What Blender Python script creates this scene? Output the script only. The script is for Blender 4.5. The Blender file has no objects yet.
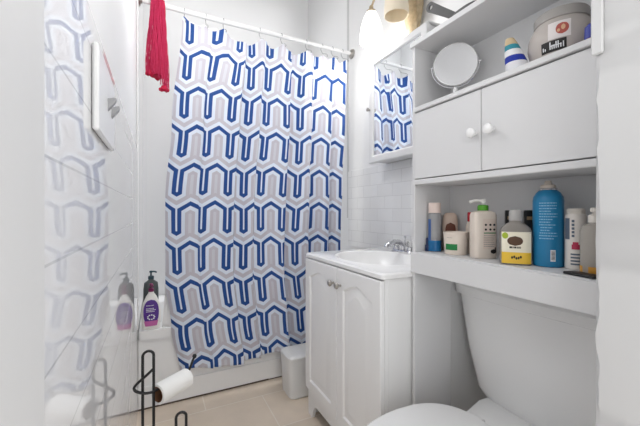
import bpy, bmesh, math, random
from mathutils import Vector, Matrix
random.seed(7)
sc = bpy.context.scene
COL = sc.collection
PI = math.pi

# ------------------------------------------------------------------ helpers
def lin(r, g, b):
    def f(c):
        c /= 255.0
        return c / 12.92 if c <= 0.04045 else ((c + 0.055) / 1.055) ** 2.4
    return (f(r), f(g), f(b), 1.0)

def sock(node, *names):
    for n in names:
        if n in node.inputs:
            return node.inputs[n]

def mat(name, rgb, rough=0.5, metal=0.0, noise=0.0, nscale=30.0, bump=0.0, bscale=60.0, trans=0.0, ior=1.45,
        emit=None, estr=0.0, sss=0.0, spec=None, alpha=1.0):
    m = bpy.data.materials.new(name)
    m.use_nodes = True
    nt = m.node_tree
    b = nt.nodes['Principled BSDF']
    c = lin(*rgb)
    b.inputs['Base Color'].default_value = c
    b.inputs['Roughness'].default_value = rough
    b.inputs['Metallic'].default_value = metal
    b.inputs['IOR'].default_value = ior
    b.inputs['Alpha'].default_value = alpha
    sock(b, 'Transmission Weight', 'Transmission').default_value = trans
    if spec is not None:
        sock(b, 'Specular IOR Level', 'Specular').default_value = spec
    if sss:
        sock(b, 'Subsurface Weight', 'Subsurface').default_value = sss
        b.inputs['Subsurface Radius'].default_value = (0.01, 0.01, 0.01)
    if emit:
        sock(b, 'Emission Color', 'Emission').default_value = lin(*emit)
        b.inputs['Emission Strength'].default_value = estr
    tc = None
    if noise or bump:
        tc = nt.nodes.new('ShaderNodeTexCoord')
    if noise:
        n = nt.nodes.new('ShaderNodeTexNoise')
        n.inputs['Scale'].default_value = nscale
        n.inputs['Detail'].default_value = 4
        nt.links.new(tc.outputs['Object'], n.inputs['Vector'])
        mx = nt.nodes.new('ShaderNodeMixRGB')
        mx.inputs['Color1'].default_value = tuple(x * (1 - noise) for x in c[:3]) + (1,)
        mx.inputs['Color2'].default_value = tuple(min(1, x * (1 + noise)) for x in c[:3]) + (1,)
        nt.links.new(n.outputs['Fac'], mx.inputs['Fac'])
        nt.links.new(mx.outputs['Color'], b.inputs['Base Color'])
    if bump:
        n2 = nt.nodes.new('ShaderNodeTexNoise')
        n2.inputs['Scale'].default_value = bscale
        n2.inputs['Detail'].default_value = 3
        nt.links.new(tc.outputs['Object'], n2.inputs['Vector'])
        bp = nt.nodes.new('ShaderNodeBump')
        bp.inputs['Strength'].default_value = bump
        bp.inputs['Distance'].default_value = 0.002
        nt.links.new(n2.outputs['Fac'], bp.inputs['Height'])
        nt.links.new(bp.outputs['Normal'], b.inputs['Normal'])
    return m

def tile_mat(name, c1, c2, mortar, bw, rh, ms, axes, rough, ior=1.45, offset=0.5, bump=0.3, wob=0.0, shift=(0, 0), noise=0.0):
    """brick-texture tiles; axes picks the object-space coordinates used as (u, v)"""
    m = bpy.data.materials.new(name)
    m.use_nodes = True
    nt = m.node_tree
    b = nt.nodes['Principled BSDF']
    b.inputs['Roughness'].default_value = rough
    b.inputs['IOR'].default_value = ior
    tc = nt.nodes.new('ShaderNodeTexCoord')
    sp = nt.nodes.new('ShaderNodeSeparateXYZ')
    nt.links.new(tc.outputs['Object'], sp.inputs[0])
    cb = nt.nodes.new('ShaderNodeCombineXYZ')
    for i in (0, 1):
        ad = nt.nodes.new('ShaderNodeMath')
        ad.operation = 'ADD'
        ad.inputs[1].default_value = shift[i]
        nt.links.new(sp.outputs['XYZ'.index(axes[i])], ad.inputs[0])
        nt.links.new(ad.outputs[0], cb.inputs[i])
    br = nt.nodes.new('ShaderNodeTexBrick')
    br.offset = offset
    br.inputs['Scale'].default_value = 1.0
    br.inputs['Brick Width'].default_value = bw
    br.inputs['Row Height'].default_value = rh
    br.inputs['Mortar Size'].default_value = ms
    br.inputs['Mortar Smooth'].default_value = 0.2
    br.inputs['Color1'].default_value = lin(*c1)
    br.inputs['Color2'].default_value = lin(*c2)
    br.inputs['Mortar'].default_value = lin(*mortar)
    nt.links.new(cb.outputs[0], br.inputs['Vector'])
    col = br.outputs['Color']
    if noise:
        n0 = nt.nodes.new('ShaderNodeTexNoise')
        n0.inputs['Scale'].default_value = 9
        n0.inputs['Detail'].default_value = 6
        nt.links.new(tc.outputs['Object'], n0.inputs['Vector'])
        rp = nt.nodes.new('ShaderNodeMapRange')
        rp.inputs['To Min'].default_value = 1 - noise
        rp.inputs['To Max'].default_value = 1 + noise
        nt.links.new(n0.outputs['Fac'], rp.inputs['Value'])
        mu = nt.nodes.new('ShaderNodeMixRGB')
        mu.blend_type = 'MULTIPLY'
        mu.inputs['Fac'].default_value = 1
        nt.links.new(col, mu.inputs['Color1'])
        nt.links.new(rp.outputs[0], mu.inputs['Color2'])
        col = mu.outputs['Color']
    nt.links.new(col, b.inputs['Base Color'])
    inv = nt.nodes.new('ShaderNodeMath')
    inv.operation = 'MULTIPLY_ADD'
    inv.inputs[1].default_value = -1
    inv.inputs[2].default_value = 1
    nt.links.new(br.outputs['Fac'], inv.inputs[0])
    h = inv.outputs[0]
    if wob:
        n = nt.nodes.new('ShaderNodeTexNoise')
        n.inputs['Scale'].default_value = 6
        n.inputs['Detail'].default_value = 1
        nt.links.new(tc.outputs['Object'], n.inputs['Vector'])
        ma = nt.nodes.new('ShaderNodeMath')
        ma.operation = 'MULTIPLY_ADD'
        ma.inputs[1].default_value = wob
        nt.links.new(n.outputs['Fac'], ma.inputs[0])
        nt.links.new(h, ma.inputs[2])
        h = ma.outputs[0]
    bp = nt.nodes.new('ShaderNodeBump')
    bp.inputs['Strength'].default_value = bump
    bp.inputs['Distance'].default_value = 0.001
    nt.links.new(h, bp.inputs['Height'])
    nt.links.new(bp.outputs['Normal'], b.inputs['Normal'])
    return m

def bm_new():
    return bmesh.new()

def box(bm, x0, x1, y0, y1, z0, z1, bev=0.0, seg=1):
    b2 = bmesh.new()
    vs = [b2.verts.new((x, y, z)) for z in (z0, z1) for (x, y) in ((x0, y0), (x1, y0), (x1, y1), (x0, y1))]
    for f in ((3, 2, 1, 0), (4, 5, 6, 7), (0, 1, 5, 4), (1, 2, 6, 5), (2, 3, 7, 6), (3, 0, 4, 7)):
        b2.faces.new([vs[i] for i in f])
    if bev:
        bmesh.ops.bevel(b2, geom=list(b2.edges), offset=bev, segments=seg, profile=0.5, affect='EDGES')
    merge(bm, b2)

def merge(bm, b2, M=None):
    if M is not None:
        bmesh.ops.transform(b2, matrix=M, verts=list(b2.verts))
    mp = {}
    for v in b2.verts:
        mp[v] = bm.verts.new(v.co)
    for f in b2.faces:
        try:
            bm.faces.new([mp[v] for v in f.verts])
        except ValueError:
            pass
    b2.free()

def loft(bm, rings, cap0=True, cap1=True, closed=True):
    R = [[bm.verts.new(p) for p in r] for r in rings]
    n = len(R[0])
    for i in range(len(R) - 1):
        for j in range(n if closed else n - 1):
            k = (j + 1) % n
            bm.faces.new((R[i][j], R[i][k], R[i + 1][k], R[i + 1][j]))
    if cap0:
        bm.faces.new(list(reversed(R[0])))
    if cap1:
        bm.faces.new(R[-1])
    return R

def lathe(bm, prof, cx=0, cy=0, cz=0, seg=40, cap0=True, cap1=True):
    rings = []
    for r, z in prof:
        r = max(r, 1e-4)
        rings.append([(cx + r * math.cos(2 * PI * i / seg), cy + r * math.sin(2 * PI * i / seg), cz + z) for i in range(seg)])
    loft(bm, rings, cap0, cap1)

def sup(a, b, n, seg, z, cx=0, cy=0, rot=0.0):
    out = []
    for i in range(seg):
        t = 2 * PI * i / seg
        c, s = math.cos(t), math.sin(t)
        x = a * math.copysign(abs(c) ** (2 / n), c)
        y = b * math.copysign(abs(s) ** (2 / n), s)
        out.append((cx + x * math.cos(rot) - y * math.sin(rot), cy + x * math.sin(rot) + y * math.cos(rot), z))
    return out

def tube(bm, pts, r, seg=10, closed=False, radii=None):
    P = [Vector(p) for p in pts]
    n = len(P)
    T = []
    for i in range(n):
        if closed:
            t = P[(i + 1) % n] - P[i - 1]
        else:
            t = P[min(i + 1, n - 1)] - P[max(i - 1, 0)]
        T.append(t.normalized() if t.length > 1e-9 else Vector((0, 0, 1)))
    up = Vector((0, 0, 1)) if abs(T[0].z) < 0.9 else Vector((1, 0, 0))
    N = (up - T[0] * up.dot(T[0])).normalized()
    rings = []
    for i in range(n):
        N = (N - T[i] * N.dot(T[i])).normalized()
        B = T[i].cross(N)
        rr = radii[i] if radii else r
        rings.append([tuple(P[i] + (N * math.cos(2 * PI * k / seg) + B * math.sin(2 * PI * k / seg)) * rr) for k in range(seg)])
    if closed:
        rings.append(rings[0])
    loft(bm, rings, not closed, not closed)

def spline(pts, sub=8, closed=False):
    P = [Vector(p) for p in pts]
    n = len(P)
    out = []
    rng = range(n if closed else n - 1)
    for i in rng:
        if closed:
            p0, p1, p2, p3 = P[i - 1], P[i], P[(i + 1) % n], P[(i + 2) % n]
        else:
            p0, p1, p2, p3 = P[max(i - 1, 0)], P[i], P[i + 1], P[min(i + 2, n - 1)]
        for k in range(sub):
            t = k / sub
            out.append(0.5 * ((2 * p1) + (-p0 + p2) * t + (2 * p0 - 5 * p1 + 4 * p2 - p3) * t * t + (-p0 + 3 * p1 - 3 * p2 + p3) * t ** 3))
    if not closed:
        out.append(P[-1])
    return out

def shell(bm, r, z0, z1, a0, a1, th=0.0004, seg=24):
    """label wrapped round a cylinder between angles a0..a1 (radians)"""
    rings = []
    for z in (z0, z1):
        pass
    ins, outs = [], []
    A = [a0 + (a1 - a0) * i / seg for i in range(seg + 1)]
    rings = [[(q * math.cos(a), q * math.sin(a), z) for (q, z) in ((r, z0), (r + th, z0), (r + th, z1), (r, z1))] for a in A]
    loft(bm, rings)

def prism(bm, poly, axis, d0, d1):
    """extrude a 2-D polygon; axis 'x': poly is (y,z), 'y': (x,z), 'z': (x,y)"""
    def P(p, d):
        return {'x': (d, p[0], p[1]), 'y': (p[0], d, p[1]), 'z': (p[0], p[1], d)}[axis]
    loft(bm, [[P(p, d0) for p in poly], [P(p, d1) for p in poly]])

def obj(name, bm, m, parent=None, loc=(0, 0, 0), rot=(0, 0, 0), smooth=35, kind=None, label=None):
    bmesh.ops.recalc_face_normals(bm, faces=list(bm.faces))
    me = bpy.data.meshes.new(name)
    bm.to_mesh(me)
    bm.free()
    if m:
        me.materials.append(m)
    if smooth:
        for p in me.polygons:
            p.use_smooth = True
        me.set_sharp_from_angle(angle=math.radians(smooth))
    o = bpy.data.objects.new(name, me)
    COL.objects.link(o)
    o.location = loc
    o.rotation_euler = rot
    if parent:
        o.parent = parent
    if kind:
        o['kind'] = kind
    if label:
        o['label'] = label
    return o

def tag(o, label, cat, group=None):
    o['label'] = label
    o['category'] = cat
    if group:
        o['group'] = group
    return o

def thing(name, label, cat, loc=(0, 0, 0), rotz=0.0, group=None):
    o = bpy.data.objects.new(name, None)
    o.empty_display_size = 0.05
    COL.objects.link(o)
    o.location = loc
    o.rotation_euler = (0, 0, rotz)
    return tag(o, label, cat, group)

def struct(name, bm, m, parent=None, smooth=35):
    return obj(name, bm, m, parent, smooth=smooth, kind='structure')

# ------------------------------------------------------------------ materials
M_paint = mat('white_wall_paint', (236, 236, 236), 0.55, bump=0.12, bscale=40, noise=0.012, nscale=5)
M_jamb = mat('white_trim_paint', (204, 204, 204), 0.5, bump=0.25, bscale=25, noise=0.015, nscale=8)
M_ceil = mat('ceiling_paint', (238, 238, 238), 0.8)
M_left = tile_mat('glossy_left_tile', (226, 226, 227), (223, 223, 224), (200, 200, 201), 3.0, 0.1, 0.0016, 'YZ', 0.025, ior=1.32, bump=0.08, wob=0.0)
M_alcove = mat('alcove_panel', (244, 244, 244), 0.25, bump=0.03, bscale=5)
M_splash = tile_mat('white_subway_tile', (238, 238, 238), (233, 233, 233), (214, 214, 214), 0.152, 0.076, 0.0016, 'YZ', 0.12, bump=0.4)
M_floor = tile_mat('beige_floor_tile', (226, 211, 193), (221, 206, 189), (236, 226, 213), 0.61, 0.30, 0.003, 'XY', 0.35, shift=(-0.23 + 0.61 * 4, 0.9), bump=0.3, noise=0.12)
M_lam = mat('white_laminate', (218, 218, 219), 0.42, noise=0.01, nscale=3)
M_knobw = mat('white_porcelain_knob', (240, 240, 240), 0.2)
M_cer = mat('white_ceramic', (244, 244, 244), 0.12)
M_seat = mat('white_seat_plastic', (236, 236, 236), 0.22)
M_van = mat('white_vanity_paint', (240, 240, 240), 0.38, bump=0.04, bscale=30)
M_sink = mat('white_cultured_marble', (240, 240, 240), 0.15, noise=0.01, nscale=10)
M_chrome = mat('chrome', (215, 215, 218), 0.12, 1.0)
M_nickel = mat('brushed_nickel', (176, 172, 166), 0.3, 1.0)
M_mirror = mat('mirror_glass', (240, 243, 246), 0.01, 1.0)
M_frame = mat('white_mirror_frame', (226, 226, 226), 0.35)
M_acry = mat('clear_acrylic', (240, 240, 240), 0.08, trans=0.85, ior=1.49)
M_rod = mat('white_rod', (226, 226, 226), 0.3)
M_hook = mat('hook_wire', (150, 150, 152), 0.3, 1.0)
M_liner = mat('white_liner', (248, 248, 248), 0.4, sss=0.2)
M_red = mat('crimson_net', (190, 14, 60), 0.65, noise=0.25, nscale=120)
M_redk = mat('crimson_net_light', (200, 44, 90), 0.7, noise=0.2, nscale=150)
M_black = mat('black_wire', (24, 24, 26), 0.4, noise=0.15, nscale=60)
M_paper = mat('toilet_paper', (240, 240, 238), 0.95, bump=0.25, bscale=220)
M_card = mat('cardboard_tube', (120, 84, 58), 0.9, noise=0.15, nscale=80)
M_bin = mat('white_bin_plastic', (228, 228, 227), 0.4)
M_plate = mat('switch_plate', (228, 228, 228), 0.3)
M_toggle = mat('grey_toggle', (150, 150, 152), 0.4)
M_caulk = mat('dark_caulk', (92, 78, 66), 0.9, noise=0.4, nscale=40)
M_lit = mat('lit_glass_shade', (255, 255, 252), 0.4, emit=(255, 250, 242), estr=1.1)
M_shade = mat('cream_glass_shade', (240, 228, 206), 0.35, sss=0.3)
M_gold = mat('antique_gold', (186, 168, 138), 0.45, 0.35, noise=0.4, nscale=60, bump=0.5, bscale=90)
M_handle = mat('dark_grey_handle', (82, 82, 82), 0.45, noise=0.1, nscale=40)
M_discb = mat('mirror_disc_rim', (205, 205, 205), 0.3, 0.6)

# curtain: a stacked blue meander with white borders on taupe, drawn from the UVs
def curtain_mat():
    P, R = 0.137, 0.212
    w, hp, k, H = 0.39 * P, 0.5 * P, 0.60, 0.760 * R
    m = bpy.data.materials.new('curtain_print')
    m.use_nodes = True
    nt = m.node_tree
    b = nt.nodes['Principled BSDF']
    b.inputs['Roughness'].default_value = 0.75
    sock(b, 'Specular IOR Level', 'Specular').default_value = 0.25
    def mth(op, a, c=None, d=None, clamp=False):
        n = nt.nodes.new('ShaderNodeMath')
        n.operation = op
        n.use_clamp = clamp
        for i, x in enumerate((a, c, d)):
            if x is None:
                continue
            if isinstance(x, (int, float)):
                n.inputs[i].default_value = x
            else:
                nt.links.new(x, n.inputs[i])
        return n.outputs[0]
    uv = nt.nodes.new('ShaderNodeUVMap')
    uv.uv_map = 'cloth'
    sp = nt.nodes.new('ShaderNodeSeparateXYZ')
    nt.links.new(uv.outputs[0], sp.inputs[0])
    U, V = sp.outputs[0], sp.outputs[1]
    fu = mth('FRACT', mth('MULTIPLY_ADD', U, 1 / P, 20.5))
    x = mth('MULTIPLY', mth('ABSOLUTE', mth('SUBTRACT', fu, 0.5)), P)
    v = mth('MULTIPLY', mth('SUBTRACT', mth('FRACT', mth('MULTIPLY_ADD', V, 1 / R, 20.0)), 1.0), R)
    cs = 1 / math.sqrt(1 + k * k)
    s2 = mth('SUBTRACT', w, x)
    dist = None
    for off in (0.0, R, -R):
        vv = mth('ADD', v, off)
        s1 = mth('MULTIPLY', mth('MULTIPLY_ADD', x, k, vv), -cs)
        s3 = mth('MULTIPLY', mth('ADD', mth('ADD', vv, H - k * hp), mth('MULTIPLY', x, k)), -cs)
        f = mth('ABSOLUTE', mth('MAXIMUM', mth('MINIMUM', s1, s2), s3))
        dist = f if dist is None else mth('MINIMUM', dist, f)
    def step(d, e, soft=0.0012):
        return mth('MULTIPLY_ADD', mth('SUBTRACT', d, e), 1 / soft, 0.5, clamp=True)
    def mix(fac, a, c):
        n = nt.nodes.new('ShaderNodeMixRGB')
        nt.links.new(fac, n.inputs['Fac'])
        for i, q in ((1, a), (2, c)):
            if isinstance(q, tuple):
                n.inputs[i].default_value = q
            else:
                nt.links.new(q, n.inputs[i])
        return n.outputs['Color']
    white, taupe, pale, blue = lin(232, 240, 252), lin(208, 204, 213), lin(218, 218, 226), lin(46, 84, 152)
    c = mix(step(dist, 0.0104), blue, white)
    c = mix(step(dist, 0.0290), c, taupe)
    c = mix(step(dist, 0.0455), c, pale)
    nt.links.new(c, b.inputs['Base Color'])
    tl = nt.nodes.new('ShaderNodeBsdfTranslucent')
    nt.links.new(c, tl.inputs['Color'])
    ms = nt.nodes.new('ShaderNodeMixShader')
    ms.inputs['Fac'].default_value = 0.14
    nt.links.new(b.outputs[0], ms.inputs[1])
    nt.links.new(tl.outputs[0], ms.inputs[2])
    nt.links.new(ms.outputs[0], nt.nodes['Material Output'].inputs['Surface'])
    tc = nt.nodes.new('ShaderNodeTexNoise')
    tc.inputs['Scale'].default_value = 500
    nt.links.new(uv.outputs[0], tc.inputs['Vector'])
    bp = nt.nodes.new('ShaderNodeBump')
    bp.inputs['Strength'].default_value = 0.15
    bp.inputs['Distance'].default_value = 0.0005
    nt.links.new(tc.outputs['Fac'], bp.inputs['Height'])
    nt.links.new(bp.outputs['Normal'], b.inputs['Normal'])
    return m
M_curtain = curtain_mat()

# ------------------------------------------------------------------ setting
XL, XR, YE, YT, YB, ZC = -0.09, 1.25, 0.29, 1.955, 2.74, 3.1
bm = bm_new(); box(bm, XL - 0.1, XR + 0.1, -0.35, YB + 0.1, -0.08, 0.0); struct('floor', bm, M_floor)
bm = bm_new(); box(bm, XL - 0.1, XR + 0.1, 0.1, YB + 0.1, ZC, ZC + 0.08); struct('ceiling', bm, M_ceil)
bm = bm_new(); box(bm, XL - 0.1, XL - 0.005, YE, YT, 1.355, ZC); struct('wall_left_upper', bm, M_paint)
bm = bm_new(); box(bm, XL - 0.1, XL, YE, YT, 0, 1.355); struct('wall_left', bm, M_left)
bm = bm_new(); box(bm, XL - 0.1, XL - 0.002, YT, YB + 0.1, 0, ZC); struct('wall_tub_left', bm, M_alcove)
bm = bm_new(); box(bm, XL - 0.002, XR, YB, YB + 0.1, 0, ZC); struct('wall_back', bm, M_alcove)
bm = bm_new(); box(bm, XR, XR + 0.1, 0.1, YB + 0.1, 0, ZC); struct('wall_right', bm, M_paint)
bm = bm_new(); box(bm, XL - 0.004, XL + 0.003, YT - 0.012, YT + 0.012, 0.43, ZC, 0.001); struct('trim_1', bm, M_paint)
bm = bm_new(); box(bm, XR - 0.004, XR, 2.02, 2.045, 1.0, ZC, 0.001); struct('trim_2', bm, M_jamb)
# entry wall with a door opening: right jamb with a slightly chipped edge, left jamb, header
def jamb_right():
    b = bm_new()
    nz = 120
    rings = []
    for i in range(nz + 1):
        z = 2.1 * i / nz
        e = 0.0022 * math.sin(z * 17) + 0.0016 * math.sin(z * 61 + 1) + 0.001 * math.sin(z * 143)
        if 1.05 < z < 1.13 or 0.80 < z < 0.86:
            e += 0.003 * math.sin((z - 0.8) * 60) ** 2
        rings.append([(0.677, 0.0, z), (0.677, 0.283 + e, z), (0.683 + 0.5 * e, 0.29, z), (XR, 0.29, z), (XR, 0.0, z)])
    loft(b, rings)
    return b
struct('wall_entry_right', jamb_right(), M_jamb)
bm = bm_new(); box(bm, XL - 0.1, -0.07, -0.3, 0.292, 0, 2.1, 0.004); struct('wall_entry_left', bm, M_jamb)
bm = bm_new(); box(bm, XL - 0.1, XR, 0.0, 0.29, 2.1, ZC); struct('wall_entry_header', bm, M_paint)
bm = bm_new(); box(bm, 0.6715, 0.678, 0.2765, 0.2935, 1.318, 2.1, 0.002); struct('trim_3', bm, M_jamb)
bm = bm_new(); box(bm, XR - 0.008, XR, 0.905, 2.02, 0.80, 1.335, 0.001); struct('wall_right_tile', bm, M_splash)
bm = bm_new(); box(bm, XL, 0.62, YT - 0.006, YT, 0.0, 0.008); box(bm, 0.62, XR, YT - 0.004, YT, 0.0, 0.006); struct('trim_4', bm, M_caulk)

# ------------------------------------------------------------------ bathtub
tub = thing('bathtub', 'white alcove bathtub behind the patterned shower curtain', 'bathtub', (XL, YT, 0))
W, D = XR - XL - 0.002, YB - YT - 0.002
bm = bm_new()
box(bm, 0.0, W, 0.003, 0.05, 0.0, 0.37, 0.004)
box(bm, 0.0, W, -0.004, 0.02, 0.0, 0.12, 0.003)
obj('apron', bm, M_cer, tub)
bm = bm_new()
seg = 64
def tubring(ox, oy, a, n, z):
    return sup(W / 2 - ox, D / 2 - oy, n, seg, z, W / 2 + 0.001, D / 2 - 0.006)
rings = [tubring(0, 0.0, 0, 60, 0.366), tubring(0, 0.0, 0, 60, 0.406), tubring(0.005, 0.0, 0, 60, 0.414),
         tubring(0.075, 0.075, 0, 7, 0.414), tubring(0.09, 0.09, 0, 6, 0.40), tubring(0.14, 0.13, 0, 5, 0.12), tubring(0.2, 0.19, 0, 4, 0.07)]
loft(bm, rings, False, True)
obj('rim_and_basin', bm, M_cer, tub)

# ------------------------------------------------------------------ curtain, rod, hooks, liner, net
ZR, YR = 2.173, 1.975
rod = thing('curtain_rod', 'white shower curtain rod spanning the tub alcove', 'curtain rod', (XL, YR, ZR))
bm = bm_new(); tube(bm, [(0.012, 0, 0), (0.5, 0, -0.004), (0.9, 0, -0.002), (W - 0.012, 0, 0)], 0.0125, 18); obj('rod', bm, M_rod, rod)
for x0, d in ((0.0, 1), (W, -1)):
    b2 = bmesh.new()
    lathe(b2, [(0.034, 0.0), (0.034, 0.004), (0.028, 0.012), (0.016, 0.015), (0.0135, 0.02)], seg=32)
    bm = bm_new()
    merge(bm, b2, Matrix.Translation((x0, 0, 0)) @ Matrix.Rotation(PI / 2 * d, 4, 'Y'))
    obj('flange', bm, M_nickel, rod)

HOOKX = [0.138, 0.253, 0.352, 0.572, 0.714, 0.888, 1.005, 1.085, 1.165]
HOOKZ = [2.120, 2.085, 2.090, 2.080, 2.085, 2.085, 2.085, 2.085, 2.075]
def interp(xs, ys, x):
    if x <= xs[0]: return ys[0]
    for i in range(len(xs) - 1):
        if x <= xs[i + 1]:
            t = (x - xs[i]) / (xs[i + 1] - xs[i])
            t = t * t * (3 - 2 * t)
            return ys[i] + (ys[i + 1] - ys[i]) * t
    return ys[-1]
def topz(x):
    base = interp(HOOKX, HOOKZ, x)
    for i in range(len(HOOKX) - 1):
        a, c = HOOKX[i], HOOKX[i + 1]
        if a <= x <= c:
            t = (x - a) / (c - a)
            return base - 0.38 * (c - a) * 4 * t * (1 - t) * 0.62
    return base
def left_x(z):
    return interp([0.17, 0.41, 0.68, 1.11, 1.54, 2.1], [0.100, 0.058, 0.028, 0.028, 0.060, 0.112], z)
def right_x(z):
    return interp([0.2, 0.8, 1.26, 1.68, 2.1], [1.135, 1.105, 1.12, 1.14, 1.155], z)
PLEAT = [(-0.05, 0), (0.175, 0.022), (0.355, 0.046), (0.455, 0.034), (0.625, 0.052), (0.775, 0.048), (0.925, 0.040), (1.06, 0.02)]
def curtain_point(s, z):
    x = left_x(z) + (right_x(z) - left_x(z)) * s
    low = min(1.0, max(0.0, (2.1 - z) / 0.5))
    ph = 0.25 * math.sin(z * 1.6)
    y = 0.010 * math.sin(2 * PI * (s * 3.7) + 0.6 + ph)
    y += 0.007 * math.sin(2 * PI * (s * 7.6) + 1.9 - ph * 1.5) * (0.4 + 0.6 * s)
    y += 0.005 * math.sin(2 * PI * (s * 13.0) + 2.0 * z) * (0.3 + 0.7 * s)
    y += 0.012 * math.exp(-((z - 2.08) / 0.10) ** 2) * math.sin(2 * PI * s * 8.5)
    # pleats: the cloth drifts towards the room, then folds sharply back under itself
    for i in range(len(PLEAT) - 1):
        a, d0 = PLEAT[i]
        c, d1 = PLEAT[i + 1]
        a += 0.010 * math.sin(z * 1.7 + a * 9)
        c += 0.010 * math.sin(z * 1.7 + c * 9)
        wd = 0.013
        if a <= s < c - wd:
            t = (s - a) / (c - wd - a)
            y += 0.024 - d1 * t ** 1.6 * (0.5 + 0.5 * low)
        elif c - wd <= s < c:
            t = (s - (c - wd)) / wd
            t = t * t * (3 - 2 * t)
            y += 0.024 - d1 * (1 - t) * (0.5 + 0.5 * low)
    if s < 0.045:                      # left hem turns back towards the tub
        t = (0.045 - s) / 0.045
        y += 0.045 * t * t
        x += 0.012 * t * t
    y = 0.05 * math.tanh(y / 0.05)
    return x, 1.893 + y
def make_curtain():
    nx, nz = 560, 150
    verts, uvs, faces = [], [], []
    # arc-length table at mid height
    acc, arc, prev = 0.0, [], None
    for i in range(nx + 1):
        p = curtain_point(i / nx, 1.3)
        if prev:
            acc += math.hypot(p[0] - prev[0], p[1] - prev[1])
        prev = p
        arc.append(acc)
    a_ref = None
    for i in range(nx + 1):
        if curtain_point(i / nx, 1.3)[0] >= 0.300 and a_ref is None:
            a_ref = arc[i]
    for j in range(nz + 1):
        t = j / nz
        for i in range(nx + 1):
            s = i / nx
            xm = 0.118 + (1.178 - 0.118) * s
            zt = topz(xm)
            zb = 0.172 + 0.014 * math.sin(s * 15 + 0.5) + 0.035 * max(0, s - 0.55) - 0.01 * (1 if s < 0.02 else 0)
            z = zb + (zt - zb) * t
            x, y = curtain_point(s, z)
            verts.append((x, y, z))
            sag = topz(xm) - interp(HOOKX, HOOKZ, xm)
            top = max(0, (z - 1.75) / 0.35)
            uvs.append((arc[i] - a_ref + 0.02 * top * math.sin(s * 19) + 0.004 * math.sin(z * 7 + s * 12), z - 1.306 - sag * 0.6 * top * top + 0.006 * math.sin(s * 21) + 0.012 * top * math.sin(s * 17 + 1)))
    for j in range(nz):
        for i in range(nx):
            a = j * (nx + 1) + i
            faces.append((a, a + 1, a + nx + 2, a + nx + 1))
    me = bpy.data.meshes.new('shower_curtain')
    me.from_pydata(verts, [], faces)
    ul = me.uv_layers.new(name='cloth')
    for l in me.loops:
        ul.data[l.index].uv = uvs[l.vertex_index]
    for p in me.polygons:
        p.use_smooth = True
    me.materials.append(M_curtain)
    o = bpy.data.objects.new('shower_curtain', me)
    COL.objects.link(o)
    so = o.modifiers.new('thick', 'SOLIDIFY')
    so.thickness = 0.0012
    return o
tag(make_curtain(), 'blue, taupe and white geometric shower curtain hanging from the rod', 'shower curtain')

ORD = ['first', 'second', 'third', 'fourth', 'fifth', 'sixth', 'seventh', 'eighth', 'ninth']
hook0 = None
for i, (hx, hz) in enumerate(zip(HOOKX, HOOKZ)):
    if hook0 is None:
        bm = bm_new()
        drop = ZR - 2.085
        pts = [(0, 0.0155 * math.cos(a), 0.0155 * math.sin(a)) for a in [PI * 1.15 - PI * 1.15 * q / 12 for q in range(13)]]
        pts += [(0, 0.014, -0.02), (0, -0.01, -drop * 0.6), (0, -0.07, -drop + 0.006), (0, -0.084, -drop - 0.008), (0, -0.078, -drop - 0.014), (0, -0.070, -drop - 0.006)]
        tube(bm, pts, 0.0016, 8)
        o = hook0 = obj('curtain_hook', bm, M_hook)
    else:
        o = hook0.copy()
        COL.objects.link(o)
    o.location = (hx, YR, ZR - 0.001)
    tag(o, 'thin metal curtain hook on the rod, %s hook counting from the red net' % ORD[i], 'curtain hook', 'curtain hooks along the rod')

# white liner just inside the curtain's left edge, hanging over the rim
def make_liner():
    bm = bm_new()
    rings = []
    for j in range(61):
        z = 0.417 + (2.11 - 0.417) * j / 60
        low = max(0, 0.75 - z)
        x0 = 0.150 - 0.10 * (1 - max(0, (z - 1.2)) / 0.95) - 0.08 * low
        row = []
        for i in range(25):
            s = i / 24
            row.append((x0 + s * (0.17 + 0.05 * low), 1.962 + 0.010 * math.sin(s * 16 + z) - 0.025 * max(0, (0.62 - z)), z))
        rings.append(row)
    loft(bm, rings, False, False, closed=False)
    o = obj('shower_liner', bm, M_liner)
    so = o.modifiers.new('thick', 'SOLIDIFY')
    so.thickness = 0.001
    return o
tag(make_liner(), 'plain white shower liner showing beside the curtain\'s outer edge by the soap', 'shower liner')

# red exfoliating net slung over the rod
net = thing('mesh_scrub_net', 'crimson mesh bath net slung over the end of the curtain rod', 'bath net', (0.0, YR, ZR))
bm = bm_new()
rings = []
for j in range(31):
    t = j / 30
    z = 0.018 - t * 0.42
    wd = 0.026 + 0.012 * t
    row = []
    for i in range(28):
        a = 2 * PI * i / 28
        rr = 1 + 0.18 * math.sin(5 * a + 6 * t) + 0.08 * math.sin(11 * a - 9 * t)
        row.append((0.006 - 0.004 * t + 0.008 * math.sin(3 * t) + wd * rr * math.cos(a), -0.022 + (0.010 + 0.012 * t) * rr * math.sin(a), z + 0.012 * math.sin(3 * a) * t))
    rings.append(row)
loft(bm, rings)
obj('core', bm, M_red, net)
bm = bm_new()
pts = [(0.004, 0.016 * math.cos(a), 0.016 * math.sin(a)) for a in [PI * q / 10 for q in range(11)]]
for dx in (-0.018, -0.009, 0.0, 0.009, 0.018):
    tube(bm, [(dx + 0.006, 0.018, -0.14)] + [(p[0] + dx, p[1] * 1.25, p[2] * 1.2) for p in pts] + [(dx, -0.022, -0.03)], 0.0065, 8)
obj('fold_over_rod', bm, M_red, net)
bm = bm_new()
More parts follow.
